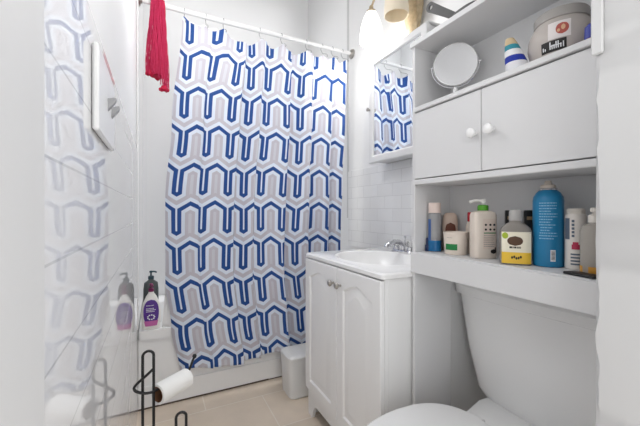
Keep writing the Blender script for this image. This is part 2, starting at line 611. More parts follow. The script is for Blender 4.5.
for q in range(130):
    a = random.uniform(0, 2 * PI)
    end = -0.39 - 0.085 * max(0, math.cos(a)) + random.uniform(-0.01, 0.01)
    ra = random.uniform(0.8, 1.05)
    pts = []
    for j in range(15):
        t = j / 14
        sp_ = 0.030 + 0.026 * min(1, t * 1.35) ** 1.2
        pts.append((0.002 + ra * sp_ * math.cos(a + 0.25 * math.sin(4 * t + q)) + 0.0015 * math.sin(17 * t + q), -0.024 + 0.55 * ra * sp_ * math.sin(a + 0.2 * math.sin(5 * t + q)), 0.008 + (end - 0.008) * t))
    tube(bm, pts, 0.0011, 5)
for lv in range(26):
    t = 0.08 + 0.88 * lv / 25
    sp_ = 0.030 + 0.026 * min(1, t * 1.35) ** 1.2
    tube(bm, [(0.002 + sp_ * 0.98 * math.cos(2 * PI * i / 30), -0.024 + 0.55 * sp_ * 0.98 * math.sin(2 * PI * i / 30), 0.008 - t * (0.395 + 0.08 * max(0, math.cos(2 * PI * i / 30))) + 0.006 * math.sin(i * 1.7 + lv)) for i in range(30)], 0.0009, 4, closed=True)
o = obj('net_strands', bm, M_redk, net)
for (cx, cz, rr) in ((-0.034, -0.395, 0.018), (0.034, -0.468, 0.022)):
    bm = bm_new()
    pts = []
    for i in range(24):
        a = 2 * PI * i / 24
        pts.append((cx + rr * math.cos(a), -0.026 + 0.012 * math.sin(a), cz + 0.006 * math.sin(5 * a)))
    tube(bm, pts, 0.0045, 7, closed=True)
    lathe(bm, [(rr * 0.5, 0.012), (rr * 0.98, -0.002), (rr * 0.6, 0.02)], cx, -0.026, cz, 16)
    obj('gathered_end', bm, M_red, net)

# ------------------------------------------------------------------ vanity
VX, VY0, VY1 = 0.705, 0.905, 1.540
van = thing('vanity_cabinet', 'white two-door vanity cabinet under the sink top', 'vanity', (VX, VY0, 0))
VW, VD, VH = VY1 - VY0, XR - VX - 0.01, 0.811
bm = bm_new()
box(bm, 0.0162, VD, 0.0, 0.016, 0.0, VH, 0.001)
box(bm, 0.0162, VD, VW - 0.016, VW, 0.0, VH, 0.001)
box(bm, 0.0165, VD, 0.016, VW - 0.016, 0.14, 0.156)
box(bm, VD - 0.012, VD, 0.016, VW - 0.016, 0.156, VH)
obj('carcass', bm, M_van, van)
# face frame with arched toe valance
bm = bm_new()
box(bm, 0.0, 0.016, 0.0, 0.03, 0.13, VH, 0.001)
box(bm, 0.0, 0.016, VW - 0.03, VW, 0.13, VH, 0.001)
box(bm, 0.0, 0.016, 0.03, VW - 0.03, VH - 0.04, VH, 0.001)
poly = [(0, 0), (0.045, 0)]
for q in range(0, 9):
    t = q / 8
    poly.append((0.045 + 0.05 * t, 0.02 + 0.055 * math.sin(t * PI / 2)) if q else (0.05, 0.02))
poly += [(VW - p[0], p[1]) for p in reversed(poly[2:])] + [(VW - 0.045, 0), (VW, 0), (VW, 0.13), (0, 0.13)]
prism(bm, poly, 'x', 0.0, 0.016)
obj('face_frame', bm, M_van, van)
def door(y0, y1, z0, z1, knob_y):
    bm = bm_new()
    # slab with routed frame and raised, curved centre panel
    def rect(ins, x):
        arch = 0.034 if ins > 0.01 else 0.0
        q = [(x, y0 + ins, z0 + ins), (x, y1 - ins, z0 + ins)]
        for k in range(21):
            t = k / 20
            q.append((x, (y1 - ins) + (y0 - y1 + 2 * ins) * t, z1 - ins - arch * (1 - math.sin(PI * t) ** 1.5)))
        return q
    loft(bm, [rect(0, -0.001), rect(0, -0.015), rect(0.003, -0.018), rect(0.050, -0.018), rect(0.056, -0.011), rect(0.062, -0.011), rect(0.090, -0.0175), rect(0.094, -0.0175)])
    d = obj('door', bm, M_van, van)
    b2 = bmesh.new()
    lathe(b2, [(0.005, 0.0), (0.005, 0.010), (0.008, 0.013), (0.0135, 0.018), (0.0145, 0.023), (0.010, 0.029), (0.0, 0.031)], seg=24)
    bm = bm_new()
    merge(bm, b2, Matrix.Translation((-0.0175, knob_y, z1 - 0.068)) @ Matrix.Rotation(-PI / 2, 4, 'Y'))
    obj('knob', bm, M_nickel, d, label='round metal knob')
mid = 1.213 - VY0
door(0.0012, mid - 0.0018, 0.145, VH - 0.004, mid - 0.036)
door(mid + 0.0018, VW - 0.0012, 0.145, VH - 0.004, mid + 0.022)

# sink top with oval basin
CX0, CX1, CY0, CY1, CZ = 0.690, XR - 0.009, 0.897, 1.550, 0.834
sink = thing('sink_top', 'white one-piece sink top with oval basin on the vanity', 'sink', (0.96, (CY0 + CY1) / 2, VH))
bm = bm_new()
seg = 72
hx, hy = (CX1 - CX0) / 2, (CY1 - CY0) / 2
ox = (CX0 + CX1) / 2 - 0.96
th = CZ - VH
bx_ = -0.035
def ell(a, b, z, dx=0):
    return [(bx_ + dx + a * math.cos(2 * PI * i / seg), b * math.sin(2 * PI * i / seg), z) for i in range(seg)]
rings = [sup(hx - 0.004, hy - 0.004, 40, seg, 0.0, ox), sup(hx, hy, 40, seg, 0.004, ox), sup(hx, hy, 40, seg, th - 0.006, ox), sup(hx - 0.006, hy - 0.006, 40, seg, th, ox),
         ell(0.205, 0.255, th), ell(0.196, 0.246, th + 0.0035), ell(0.186, 0.236, th), ell(0.176, 0.224, th - 0.02), ell(0.15, 0.19, th - 0.07), ell(0.10, 0.12, th - 0.115), ell(0.03, 0.03, th - 0.13)]
loft(bm, rings, False, True)
obj('basin_top', bm, M_sink, sink)
bm = bm_new(); lathe(bm, [(0.026, 0), (0.026, 0.003), (0.018, 0.004), (0.017, 0.001), (0.0, 0.001)], bx_, 0, th - 0.1295, 24); obj('drain', bm, M_chrome, sink)

fau = thing('faucet', 'chrome two-handle faucet at the back of the sink', 'faucet', (1.135, 1.305, CZ))
bm = bm_new()
loft(bm, [sup(0.026, 0.082, 3, 40, 0.0), sup(0.026, 0.082, 3, 40, 0.010), sup(0.021, 0.076, 3, 40, 0.016)])
lathe(bm, [(0.018, 0.014), (0.016, 0.03), (0.014, 0.034)], 0, -0.052, 0, 20)
lathe(bm, [(0.018, 0.014), (0.016, 0.03), (0.014, 0.034)], 0, 0.052, 0, 20)
obj('base', bm, M_chrome, fau)
bm = bm_new()
tube(bm, spline([(0, 0, 0.012), (-0.004, 0, 0.04), (-0.03, 0, 0.058), (-0.075, 0, 0.055), (-0.105, 0, 0.042), (-0.108, 0, 0.034)]), 0.011, 14, radii=None)
lathe(bm, [(0.004, 0.0), (0.003, 0.045), (0.006, 0.047), (0.006, 0.056), (0, 0.058)], 0.012, 0, 0.03, 12)
obj('spout', bm, M_chrome, fau)
for sy in (-0.052, 0.052):
    bm = bm_new()
    rings = []
    for r, z in ((0.010, 0.034), (0.019, 0.037), (0.022, 0.045), (0.021, 0.058), (0.017, 0.064), (0.005, 0.066)):
        rings.append([((r * (1 + 0.10 * math.cos(6 * 2 * PI * i / 48))) * math.cos(2 * PI * i / 48), sy + (r * (1 + 0.10 * math.cos(6 * 2 * PI * i / 48))) * math.sin(2 * PI * i / 48), z) for i in range(48)])
    loft(bm, rings)
    obj('handle', bm, M_acry, fau, label='clear knob handle')

# ------------------------------------------------------------------ medicine cabinet
MX, MY0, MY1, MZ0, MZ1 = 1.12, 1.128, 1.592, 1.330, 1.935
med = thing('medicine_cabinet', 'white-framed mirrored medicine cabinet on the wall above the sink', 'mirror cabinet', (MX, MY0, MZ0))
mw, mh = MY1 - MY0, MZ1 - MZ0
bm = bm_new(); box(bm, 0.02, XR - MX - 0.001, 0.006, mw - 0.006, 0.008, mh - 0.006, 0.002)
box(bm, 0.012, XR - MX - 0.001, -0.006, mw + 0.004, mh - 0.006, mh + 0.004, 0.002); obj('case', bm, M_frame, med)
bm = bm_new()
fw = 0.042
def rct(i, x):
    return [(x, i, i), (x, mw - i, i), (x, mw - i, mh - i), (x, i, mh - i)]
loft(bm, [rct(0.0, 0.019), rct(0.0, 0.004), rct(0.005, 0.0), rct(fw - 0.008, 0.0), rct(fw, 0.006), rct(fw, 0.010)], True, False)
obj('door_frame', bm, M_frame, med)
bm = bm_new(); box(bm, 0.009, 0.012, fw - 0.001, mw - fw + 0.001, fw - 0.001, mh - fw + 0.001); obj('mirror_glass', bm, M_mirror, med, label='mirror reflecting the shower curtain')
b2 = bmesh.new(); lathe(b2, [(0.005, 0), (0.005, 0.008), (0.011, 0.013), (0.011, 0.019), (0.0, 0.023)], seg=20)
bm = bm_new(); merge(bm, b2, Matrix.Translation((0.0005, mw - 0.012, 0.315)) @ Matrix.Rotation(-PI / 2, 4, 'Y')); obj('knob', bm, M_nickel, med, label='small metal knob')

# ------------------------------------------------------------------ vanity light
vl = thing('vanity_light', 'antique gold wall light with bell shades above the mirror cabinet', 'wall light', (XR, 1.322, 2.13))
bm = bm_new()
rings = []
for j in range(29):
    t = j / 28
    z = -0.19 + 0.38 * t
    wv = 0.055 * math.sin(PI * min(1, t * 1.0)) ** 0.7 + 0.004
    row = []
    for i in range(32):
        a = 2 * PI * i / 32
        rr = 1 + 0.13 * math.sin(7 * a + 14 * t)
        row.append((-0.032 + 0.030 * math.cos(a) * (0.4 + 0.6 * math.sin(PI * t)), wv * rr * math.sin(a) + 0.006 * math.sin(9 * t), z))
    rings.append(row)
loft(bm, rings)
obj('backplate', bm, M_gold, vl, label='scrolled gold leaf backplate')
bm = bm_new(); lathe(bm, [(0.0, -0.225), (0.010, -0.215), (0.012, -0.205), (0.006, -0.195), (0.008, -0.18)], -0.032, 0, 0, 16); obj('finial', bm, M_gold, vl)
def shade(y, x, ztop, h, r0, r1, m, lab):
    bm = bm_new()
    tube(bm, spline([(-0.05, 0.02 if y > 0 else -0.02, 0.06), ((x - 0.05) * 0.55, y * 0.45, ztop + 0.13), (x * 0.95, y * 0.85, ztop + 0.075), (x, y, ztop + 0.03)]), 0.006, 10)
    a = obj('arm', bm, M_gold, vl)
    bm = bm_new(); lathe(bm, [(0.006, 0.045), (0.012, 0.036), (0.012, 0.022), (0.026, 0.012), (0.028, -0.004), (0.010, -0.004)], x, y, ztop, 24)
    obj('socket', bm, M_gold, a)
    bm = bm_new()
    prof = [(r0, 0.0), (r0 + (r1 - r0) * 0.42, -h * 0.2), (r0 + (r1 - r0) * 0.78, -h * 0.45), (r1 * 0.99, -h * 0.75), (r1, -h * 0.9), (r1 * 0.97, -h), (r1 * 0.94, -h), (r1 * 0.96, -h * 0.88), (r0 * 0.98 + (r1 - r0) * 0.7, -h * 0.45), (r0 * 0.85, -0.004)]
    lathe(bm, prof, x, y, ztop, 40, False, False)
    obj('lamp_shade', bm, m, vl, label=lab)
shade(0.215, -0.150, 0.056, 0.168, 0.030, 0.066, M_lit, 'glowing white bell shade')
shade(-0.022, -0.165, 0.065, 0.155, 0.040, 0.062, M_shade, 'unlit cream bell shade')

# ------------------------------------------------------------------ over-toilet cabinet
EX, EXB, EY0, EY1 = 0.82, 1.0, 0.330, 0.895
et = thing('over_toilet_cabinet', 'tall white over-toilet cabinet with two doors and open shelves', 'cabinet', (EX, EY0, 0))
ew, ed = EY1 - EY0, EXB - EX
TH = 0.0135
for y0 in (0.0, ew - TH):
    bm = bm_new(); box(bm, 0.0, ed, y0, y0 + TH, 0.0, 1.632, 0.0008); obj('side_panel', bm, M_lam, et)
bm = bm_new(); box(bm, -0.008, ed + 0.002, -0.006, ew + 0.006, 1.632, 1.650, 0.0015); obj('top_panel', bm, M_lam, et)
bm = bm_new(); box(bm, ed - 0.006, ed - 0.001, TH, ew - TH, 0.895, 1.632); obj('back_panel', bm, M_lam, et)
bm = bm_new(); box(bm, -0.010, ed - 0.006, TH, ew - TH, 1.398, 1.4135, 0.002); obj('shelf_board', bm, M_lam, et)
bm = bm_new(); box(bm, -0.006, ed - 0.006, TH, ew - TH, 1.142, 1.160, 0.002); obj('shelf_board', bm, M_lam, et)
bm = bm_new(); box(bm, 0.0, ed - 0.006, TH, ew - TH, 0.890, 0.906, 0.001); obj('shelf_board', bm, M_lam, et)
bm = bm_new(); box(bm, -0.008, 0.006, -0.001, ew + 0.001, 0.832, 0.9015, 0.0015); obj('front_rail', bm, M_lam, et)
emid = 0.616 - EY0
for y0, y1, ky in ((TH + 0.002, emid - 0.001, emid - 0.036), (emid + 0.001, ew - TH - 0.002, emid + 0.018)):
    bm = bm_new(); box(bm, -0.003, 0.011, y0, y1, 1.1635, 1.3945, 0.0012)
    d = obj('door', bm, M_lam, et)
    b2 = bmesh.new(); lathe(b2, [(0.006, 0.0), (0.006, 0.008), (0.012, 0.013), (0.0145, 0.019), (0.0135, 0.025), (0.008, 0.029), (0.0, 0.030)], seg=28)
    bm = bm_new(); merge(bm, b2, Matrix.Translation((-0.003, ky, 1.272)) @ Matrix.Rotation(-PI / 2, 4, 'Y')); obj('knob', bm, M_knobw, d)

# ------------------------------------------------------------------ toilet
TY = 0.604
toi = thing('toilet', 'white toilet with closed lid under the over-toilet cabinet', 'toilet', (1.03, TY, 0))
def plan(scale, z, tip=-0.66, back=-0.165, hw=0.203, n=64, rear=0.72):
    """elongated bowl outline, x along the bowl; tip is the front"""
    pts = []
    xm = tip + 0.62 * (back - tip)
    for i in range(n):
        t = 2 * PI * i / n
        c, s = math.cos(t), math.sin(t)
        if c < 0:
            x = xm + (xm - tip) * c * scale
            y = hw * scale * s
        else:
            x = xm + (back - xm) * (abs(c) ** 0.5)
            y = hw * scale * math.copysign(abs(s) ** 0.42, s) * (1 - (1 - rear) * abs(c) ** 1.2)
        pts.append((x, y, z))
    return pts
bm = bm_new()
loft(bm, [plan(0.52, 0.0, -0.58), plan(0.50, 0.03, -0.58), plan(0.50, 0.12, -0.56), plan(0.62, 0.22, -0.60), plan(0.86, 0.32, -0.645), plan(0.96, 0.375, -0.65), plan(0.96, 0.392, -0.65), plan(0.80, 0.394, -0.65)])
loft(bm, [[(-0.2, -0.12, z0), (-0.2, 0.12, z0), (-0.02, 0.165, z0), (0.20, 0.165, z0), (0.20, -0.165, z0), (-0.02, -0.165, z0)] for z0 in (0.30, 0.385)])
obj('bowl', bm, M_cer, toi)
bm = bm_new(); loft(bm, [plan(0.985, 0.3945), plan(1.0, 0.398), plan(1.0, 0.408), plan(0.985, 0.411)]); obj('seat', bm, M_seat, toi)
bm = bm_new(); loft(bm, [plan(0.985, 0.412), plan(1.0, 0.416), plan(1.0, 0.424), plan(0.97, 0.430, -0.655, -0.17), plan(0.80, 0.433, -0.62, -0.195), plan(0.4, 0.435, -0.54, -0.23)]); obj('lid', bm, M_seat, toi)
for sy in (-0.075, 0.075):
    bm = bm_new(); box(bm, -0.163, -0.130, sy - 0.018, sy + 0.018, 0.386, 0.412, 0.005); obj('hinge', bm, M_seat, toi)
def tank_ring(hw, d0, z, n=48):
    pts = []
    for i in range(n):
        t = 2 * PI * i / n
        c, s = math.cos(t), math.sin(t)
        x = math.copysign(abs(c) ** 0.22, c)
        y = math.copysign(abs(s) ** 0.22, s)
        xx = 0.11 + (0.11 - d0) * x if x < 0 else 0.11 + 0.095 * x
        bow = -0.018 * (1 - (y) ** 2) if x < 0 else 0
        pts.append((xx + bow * abs(x), hw * y, z))
    return pts
bm = bm_new()
loft(bm, [tank_ring(0.196, 0.030, 0.385), tank_ring(0.214, 0.020, 0.41), tank_ring(0.250, 0.010, 0.55), tank_ring(0.284, 0.004, 0.738)])
obj('tank', bm, M_cer, toi)
bm = bm_new()
loft(bm, [tank_ring(0.286, 0.0, 0.7385), tank_ring(0.296, -0.010, 0.742), tank_ring(0.298, -0.012, 0.772), tank_ring(0.290, -0.004, 0.782), tank_ring(0.20, 0.03, 0.785)])
obj('tank_lid', bm, M_cer, toi)

# ------------------------------------------------------------------ trash bin
tb = thing('waste_bin', 'slim white plastic waste bin between the vanity and the tub', 'waste bin', (0.757, 1.752, 0))
bm = bm_new()
def bring(i, z, tp):
    return sup(0.105 * tp - i, 0.085 * tp - i, 6, 48, z)
loft(bm, [bring(0.006, 0.0, 0.93), bring(0, 0.006, 0.93), bring(0, 0.215, 1.02)])
obj('bin_body', bm, M_bin, tb)
bm = bm_new(); loft(bm, [bring(-0.001, 0.214, 1.02), bring(-0.0025, 0.218, 1.02), bring(-0.001, 0.231, 1.02), bring(0.006, 0.237, 1.02), bring(0.03, 0.240, 1.0)]); obj('lid', bm, M_bin, tb)

# ------------------------------------------------------------------ toilet-paper stand
tps = thing('toilet_paper_stand', 'black wire toilet paper stand beside the glossy left wall', 'paper stand', (-0.025, 1.17, 0))
bm = bm_new()
R_ = 0.0042
tube(bm, [(0.10 * math.cos(2 * PI * i / 40) + 0.06, 0.10 * math.sin(2 * PI * i / 40), 0.0045) for i in range(40)], R_, 10, closed=True)
tube(bm, [(-0.0325, 0.0, 0.0045), (0.15, 0.0, 0.0045)], R_, 8)
obj('base', bm, M_black, tps)
def hairpin(x, y, hw, ztop):
    pts = [(x - hw, y, 0.006), (x - hw, y, ztop - hw)]
    pts += [(x - hw * math.cos(a), y, ztop - hw + hw * math.sin(a)) for a in [PI * q / 12 for q in range(1, 12)]]
    pts += [(x + hw, y, ztop - hw), (x + hw, y, 0.006)]
    return pts
bm = bm_new(); tube(bm, hairpin(0.0, 0.0, 0.0155, 0.604), R_, 10); obj('post', bm, M_black, tps)
bm = bm_new(); tube(bm, hairpin(0.092, -0.075, 0.0145, 0.425), R_, 10); obj('spare_roll_post', bm, M_black, tps, label='shorter spare-roll loop')
bm = bm_new()
arm = spline([(0.0155, 0.0, 0.545), (-0.004, -0.006, 0.531), (-0.030, -0.010, 0.512), (-0.0385, -0.010, 0.500), (-0.032, -0.011, 0.488), (-0.010, -0.012, 0.478), (0.012, -0.007, 0.4735)], 8)
arm += [Vector((0.025, 0.004, 0.4735)), Vector((0.121, 0.082, 0.4735))]
arm += spline([(0.1245, 0.085, 0.474), (0.131, 0.090, 0.482), (0.141, 0.098, 0.503), (0.146, 0.101, 0.513)], 6)
tube(bm, arm, R_, 10)
lathe(bm, [(0.0, -0.008), (0.006, -0.006), (0.008, 0.0), (0.006, 0.006), (0.0, 0.008)], 0.148, 0.102, 0.518, 14)
obj('roll_arm', bm, M_black, tps)

roll = thing('toilet_roll', 'nearly used-up white toilet paper roll on the black wire stand', 'toilet roll', (0.048, 1.215, 0.4545))
ax = Vector((0.0965, 0.0745, 0.0)).normalized()
RM = Vector((0, 0, 1)).rotation_difference(ax).to_matrix().to_4x4()
def ringtube(r0, r1, h):
    b2 = bmesh.new()
    seg = 44
    rings = [[(r * math.cos(2 * PI * i / seg), r * math.sin(2 * PI * i / seg), z) for i in range(seg)] for r, z in ((r0, -h), (r1 - 0.001, -h), (r1, -h + 0.001), (r1, h - 0.001), (r1 - 0.001, h), (r0, h), (r0, -h))]
    loft(b2, rings, False, False)
    bmesh.ops.remove_doubles(b2, verts=list(b2.verts), dist=1e-6)
    b = bm_new()
    merge(b, b2, RM)
    return b
obj('paper', ringtube(0.0250, 0.0325, 0.060), M_paper, roll)
obj('cardboard_tube', ringtube(0.0233, 0.0249, 0.0606), M_card, roll, label='brown cardboard tube')

# ------------------------------------------------------------------ bottles: shared helpers
def pinterp(prof, z):
    if z <= prof[0][0]: return prof[0][1:]
    for p, q in zip(prof, prof[1:]):
        if z <= q[0]:
            t = (z - p[0]) / max(1e-6, q[0] - p[0])
            return tuple(a + (c - a) * t for a, c in zip(p[1:], q[1:]))
    return prof[-1][1:]
def body(prof, n, seg=56):
    bm = bm_new()
    loft(bm, [sup(a, b, n, seg, z) for z, a, b in prof])
    return bm
def patch(bm, prof, n, outline, lift=0.0005, th=0.0003, rows=10, cols=12):
    """a label lying on the -Y face; outline(t) gives (x0, x1, z) for t in 0..1"""
    F, Bk = [], []
    for j in range(rows + 1):
        x0, x1, z = outline(j / rows)
        a, b = pinterp(prof, z)
        rf, rb = [], []
        for i in range(cols + 1):
            x = x0 + (x1 - x0) * i / cols
            q = min(0.995, abs(x / a))
            y = -b * (1 - q ** n) ** (1 / n)
            rf.append((x, y - lift - th, z)); rb.append((x, y - lift * 0.2, z))
        F.append(bm_ring(bm, rf)); Bk.append(bm_ring(bm, rb))
    for j in range(rows):
        for i in range(cols):
            bm.faces.new((F[j][i], F[j][i + 1], F[j + 1][i + 1], F[j + 1][i]))
def bm_ring(bm, pts):
    return [bm.verts.new(p) for p in pts]
def rectl(x0, x1, z0, z1):
    return lambda t: (x0, x1, z0 + (z1 - z0) * t)
def oval(cx, cz, a, b, n=2.0, zmin=-1, zmax=1):
    def f(t):
        lo, hi = max(cz - b, zmin), min(cz + b, zmax)
        z = lo + (hi - lo) * t
        q = min(1, abs((z - cz) / b))
        w = a * (1 - q ** n) ** (1 / n) + 1e-4
        return (cx - w, cx + w, z)
    return f
def lines(prof, n, rows_, x0, x1, h=0.0012, lift=0.001, seedv=1):
    rnd = random.Random(seedv)
    bm = bm_new()
    for z in rows_:
        x = x0
        end = x0 + (x1 - x0) * rnd.uniform(0.7, 1.0)
        while x < end:
            w = rnd.uniform(0.002, 0.006)
            patch(bm, prof, n, rectl(x, min(end, x + w), z, z + h), lift, rows=1, cols=2)
            x += w + 0.0012
    return bm
def M(name, rgb, rough=0.35, **k):
    return mat(name, rgb, rough, **k)
def pump(t, m, z, reach, collar_r=0.013, stem=0.02, label=None, ang=0.0, mc=None):
    bm = bm_new()
    lathe(bm, [(collar_r, 0), (collar_r, 0.014), (collar_r * 0.8, 0.017), (0.006, 0.018)], 0, 0, z, 28)
    obj('collar', bm, mc or m, t, label=label)
    bm = bm_new()
    lathe(bm, [(0.0045, 0.017), (0.0045, 0.017 + stem), (0.008, 0.018 + stem), (0.008, 0.026 + stem), (0.005, 0.028 + stem)], 0, 0, z, 20)
    zt = z + 0.022 + stem
    ca, sa = math.cos(ang), math.sin(ang)
    tube(bm, spline([(0, 0, zt), (reach * 0.6 * ca, reach * 0.6 * sa, zt + 0.001), (reach * ca, reach * sa, zt - 0.004)], 5), 0.0042, 10)
    obj('pump_head', bm, m, t)

W_ = M('white_plastic', (238, 236, 232), 0.3)
CREAM = M('cream_plastic', (226, 214, 202), 0.4)
BLK = M('black_plastic', (22, 22, 24), 0.35)
INK = M('grey_ink', (92, 90, 92), 0.6)
DINK = M('dark_ink', (38, 34, 34), 0.6)
WINK = M('white_ink', (238, 240, 242), 0.6)
GREEN = M('green_plastic', (84, 158, 46), 0.35)
GLAB = M('green_label', (30, 128, 66), 0.45)
CLEAR = mat('clear_plastic', (238, 236, 232), 0.12, trans=0.75, ior=1.2)

# soap bottles on the tub's corner rim
RZ = 0.4143
lo = thing('lotion_bottle', 'white pump bottle with purple and pink label on the tub corner', 'bottle', (-0.028, 1.984, RZ))
P1 = [(0.0, 0.040, 0.020), (0.004, 0.0435, 0.0225), (0.04, 0.047, 0.025), (0.09, 0.0475, 0.025), (0.14, 0.040, 0.023), (0.175, 0.025, 0.019), (0.192, 0.014, 0.0135), (0.20, 0.0125, 0.0125)]
obj('bottle_body', body(P1, 2.4), W_, lo)
bm = bm_new(); patch(bm, P1, 2.4, oval(0, 0.092, 0.037, 0.068, 2.3, zmin=0.048), rows=24); obj('label_panel', bm, M('purple_label', (88, 50, 142), 0.4), lo, label='purple label')
bm = bm_new(); patch(bm, P1, 2.4, lambda t: (-0.034 + 0.006 * (1 - t), 0.034 - 0.006 * (1 - t), 0.020 + 0.028 * t), rows=8); obj('label_base', bm, M('pink_label', (196, 104, 168), 0.4), lo, label='pink lower label')
bm = lines(P1, 2.4, (0.128, 0.112, 0.104, 0.096), -0.024, 0.024, 0.0035, 0.0012, 3)
for k in range(9):
    a = 2 * PI * k / 9
    patch(bm, P1, 2.4, oval(0.016 * math.cos(a), 0.068 + 0.012 * math.sin(a), 0.004, 0.004), 0.0012, rows=4, cols=4)
obj('label_print', bm, WINK, lo)
pump(lo, M('magenta_pump', (118, 26, 84), 0.35), 0.20, 0.03, 0.0135, 0.016, ang=-PI / 2 + 0.3, label='magenta pump')
db = thing('soap_bottle', 'dark grey pump bottle standing behind the purple-labelled lotion', 'bottle', (-0.030, 2.050, RZ))
P2 = [(0.0, 0.036, 0.022), (0.004, 0.038, 0.0235), (0.20, 0.038, 0.0235), (0.235, 0.034, 0.022), (0.25, 0.014, 0.014), (0.256, 0.013, 0.013)]
obj('bottle_body', body(P2, 3.5), M('charcoal_plastic', (74, 80, 82), 0.4), db)
pump(db, M('dark_teal_pump', (28, 62, 74), 0.3), 0.256, 0.030, 0.015, 0.018, ang=-0.35, label='dark teal pump')

# ------------------------------------------------------------------ switch plate on the left wall
sw = thing('light_switch_plate', 'white double switch plate with grey toggles on the glossy left wall', 'light switch', (XL + 0.001, 0.705, 1.243))
bm = bm_new(); box(bm, 0.0, 0.009, -0.105, 0.105, -0.068, 0.068, 0.003); obj('plate', bm, M_plate, sw)
for y in (0.0, 0.055):
    bm = bm_new()
    loft(bm, [[(0.008, y - 0.006, -0.011), (0.008, y + 0.006, -0.011), (0.008, y + 0.006, 0.011), (0.008, y - 0.006, 0.011)],
              [(0.022, y - 0.005, 0.008), (0.022, y + 0.005, 0.008), (0.022, y + 0.005, 0.015), (0.022, y - 0.005, 0.015)]])
    obj('toggle', bm, M_toggle, sw, label='grey toggle')

# ------------------------------------------------------------------ bottles on the lower shelf
SZ = 0.9063
G = None
# toner
t = thing('toner_bottle', 'clear round bottle with pale cap and blue liquid at the shelf\'s inner corner', 'bottle', (0.885, 0.853, SZ))
bm = bm_new(); lathe(bm, [(0.021, 0), (0.0225, 0.002), (0.0225, 0.128), (0.021, 0.135), (0.016, 0.137)], seg=36); obj('bottle_body', bm, M('smoky_clear_plastic', (186, 186, 188), 0.15, trans=0.35, ior=1.2), t)
bm = bm_new(); lathe(bm, [(0.0215, 0.001), (0.0231, 0.003), (0.0231, 0.040), (0.0215, 0.0405)], seg=36); obj('liquid', bm, M('blue_liquid', (24, 104, 158), 0.2), t, label='blue liquid')
bm = bm_new(); lathe(bm, [(0.0205, 0.137), (0.021, 0.139), (0.021, 0.171), (0.0195, 0.173)], seg=36); obj('cap', bm, M('pale_pink_cap', (226, 208, 200), 0.4), t)
bm = bm_new(); shell(bm, 0.0228, 0.041, 0.115, 2.75, 3.35); obj('label_panel', bm, M('blue_label', (58, 92, 150), 0.45), t)
t = thing('nail_polish', 'tiny dark navy bottle beside the clear bottle with blue liquid', 'bottle', (0.868, 0.868, SZ))
bm = bm_new(); lathe(bm, [(0.0085, 0), (0.0095, 0.002), (0.0095, 0.020), (0.0085, 0.022), (0.006, 0.024), (0.006, 0.046), (0.004, 0.048)], seg=24); obj('bottle_body', bm, M('navy_plastic', (26, 44, 84), 0.35), t)
# beige bottle with brown label
t = thing('beige_bottle', 'beige bottle with a brown arched label behind the small tub', 'bottle', (0.960, 0.851, SZ), math.radians(-42))
P3 = [(0, 0.024, 0.014), (0.003, 0.0265, 0.016), (0.10, 0.0265, 0.016), (0.125, 0.024, 0.015), (0.134, 0.018, 0.012), (0.137, 0.012, 0.010)]
obj('bottle_body', body(P3, 3), M('beige_plastic', (214, 192, 176), 0.4), t)
bm = bm_new(); patch(bm, P3, 3, oval(0, 0.062, 0.018, 0.040, 3, zmin=0.03)); obj('label_panel', bm, M('brown_label', (108, 58, 40), 0.5), t, label='brown label')
bm = bm_new(); patch(bm, P3, 3, rectl(-0.012, 0.012, 0.060, 0.072), 0.001, rows=2); obj('label_band', bm, M('tan_label', (186, 140, 104), 0.5), t)
# small tub
t = thing('cream_tub', 'small white open tub with a green label on the lower shelf', 'tub', (0.893, 0.768, SZ), math.radians(-42))
bm = bm_new(); lathe(bm, [(0.033, 0), (0.035, 0.002), (0.0385, 0.066), (0.040, 0.067), (0.040, 0.074), (0.038, 0.0745), (0.036, 0.069)], seg=44); obj('tub_body', bm, CREAM, t)
P4 = [(0, 0.0352, 0.0352), (0.066, 0.0386, 0.0386)]
bm = bm_new(); patch(bm, P4, 2, rectl(-0.033, 0.0, 0.016, 0.036)); obj('label_panel', bm, GLAB, t, label='green label')
bm = lines(P4, 2, (0.056,), -0.03, -0.01, 0.001, seedv=4); obj('label_print', bm, INK, t)
# red capped thing behind
t = thing('red_cap_bottle', 'small bottle with a red cap peeking out behind the green-collared lotion', 'bottle', (0.955, 0.756, SZ))
bm = bm_new(); lathe(bm, [(0.016, 0), (0.018, 0.002), (0.018, 0.09), (0.012, 0.108)], seg=28); obj('bottle_body', bm, CREAM, t)
bm = bm_new(); lathe(bm, [(0.0125, 0.108), (0.013, 0.11), (0.013, 0.138), (0.011, 0.14)], seg=28); obj('cap', bm, M('red_cap', (186, 30, 48), 0.4), t)
# lotion with green collar
t = thing('body_lotion_bottle', 'cream pump bottle with a green collar, second tallest on the shelf', 'bottle', (0.895, 0.668, SZ), math.radians(-24))
P5 = [(0, 0.033, 0.020), (0.003, 0.035, 0.022), (0.130, 0.035, 0.022), (0.139, 0.032, 0.020), (0.143, 0.022, 0.016), (0.145, 0.013, 0.013)]
obj('bottle_body', body(P5, 5), CREAM, t)
bm = bm_new()
patch(bm, P5, 5, rectl(-0.012, 0.030, 0.030, 0.120), rows=6); obj('label_panel', bm, M('pale_label', (222, 206, 194), 0.5), t)
bm = bm_new()
for (dx, dz) in ((-0.004, 0.102), (0.010, 0.102), (0.022, 0.102), (-0.004, 0.088), (0.010, 0.088), (0.022, 0.088)):
    patch(bm, P5, 5, oval(dx, dz, 0.0035, 0.0035), 0.001, rows=5, cols=5)
obj('label_print', bm, DINK, t)
bm = bm_new()
patch(bm, P5, 5, oval(0.020, 0.022, 0.009, 0.007), 0.001, rows=6, cols=6)
patch(bm, P5, 5, rectl(0.024, 0.028, 0.024, 0.034), 0.001, rows=2, cols=2)
obj('label_mark', bm, DINK, t)
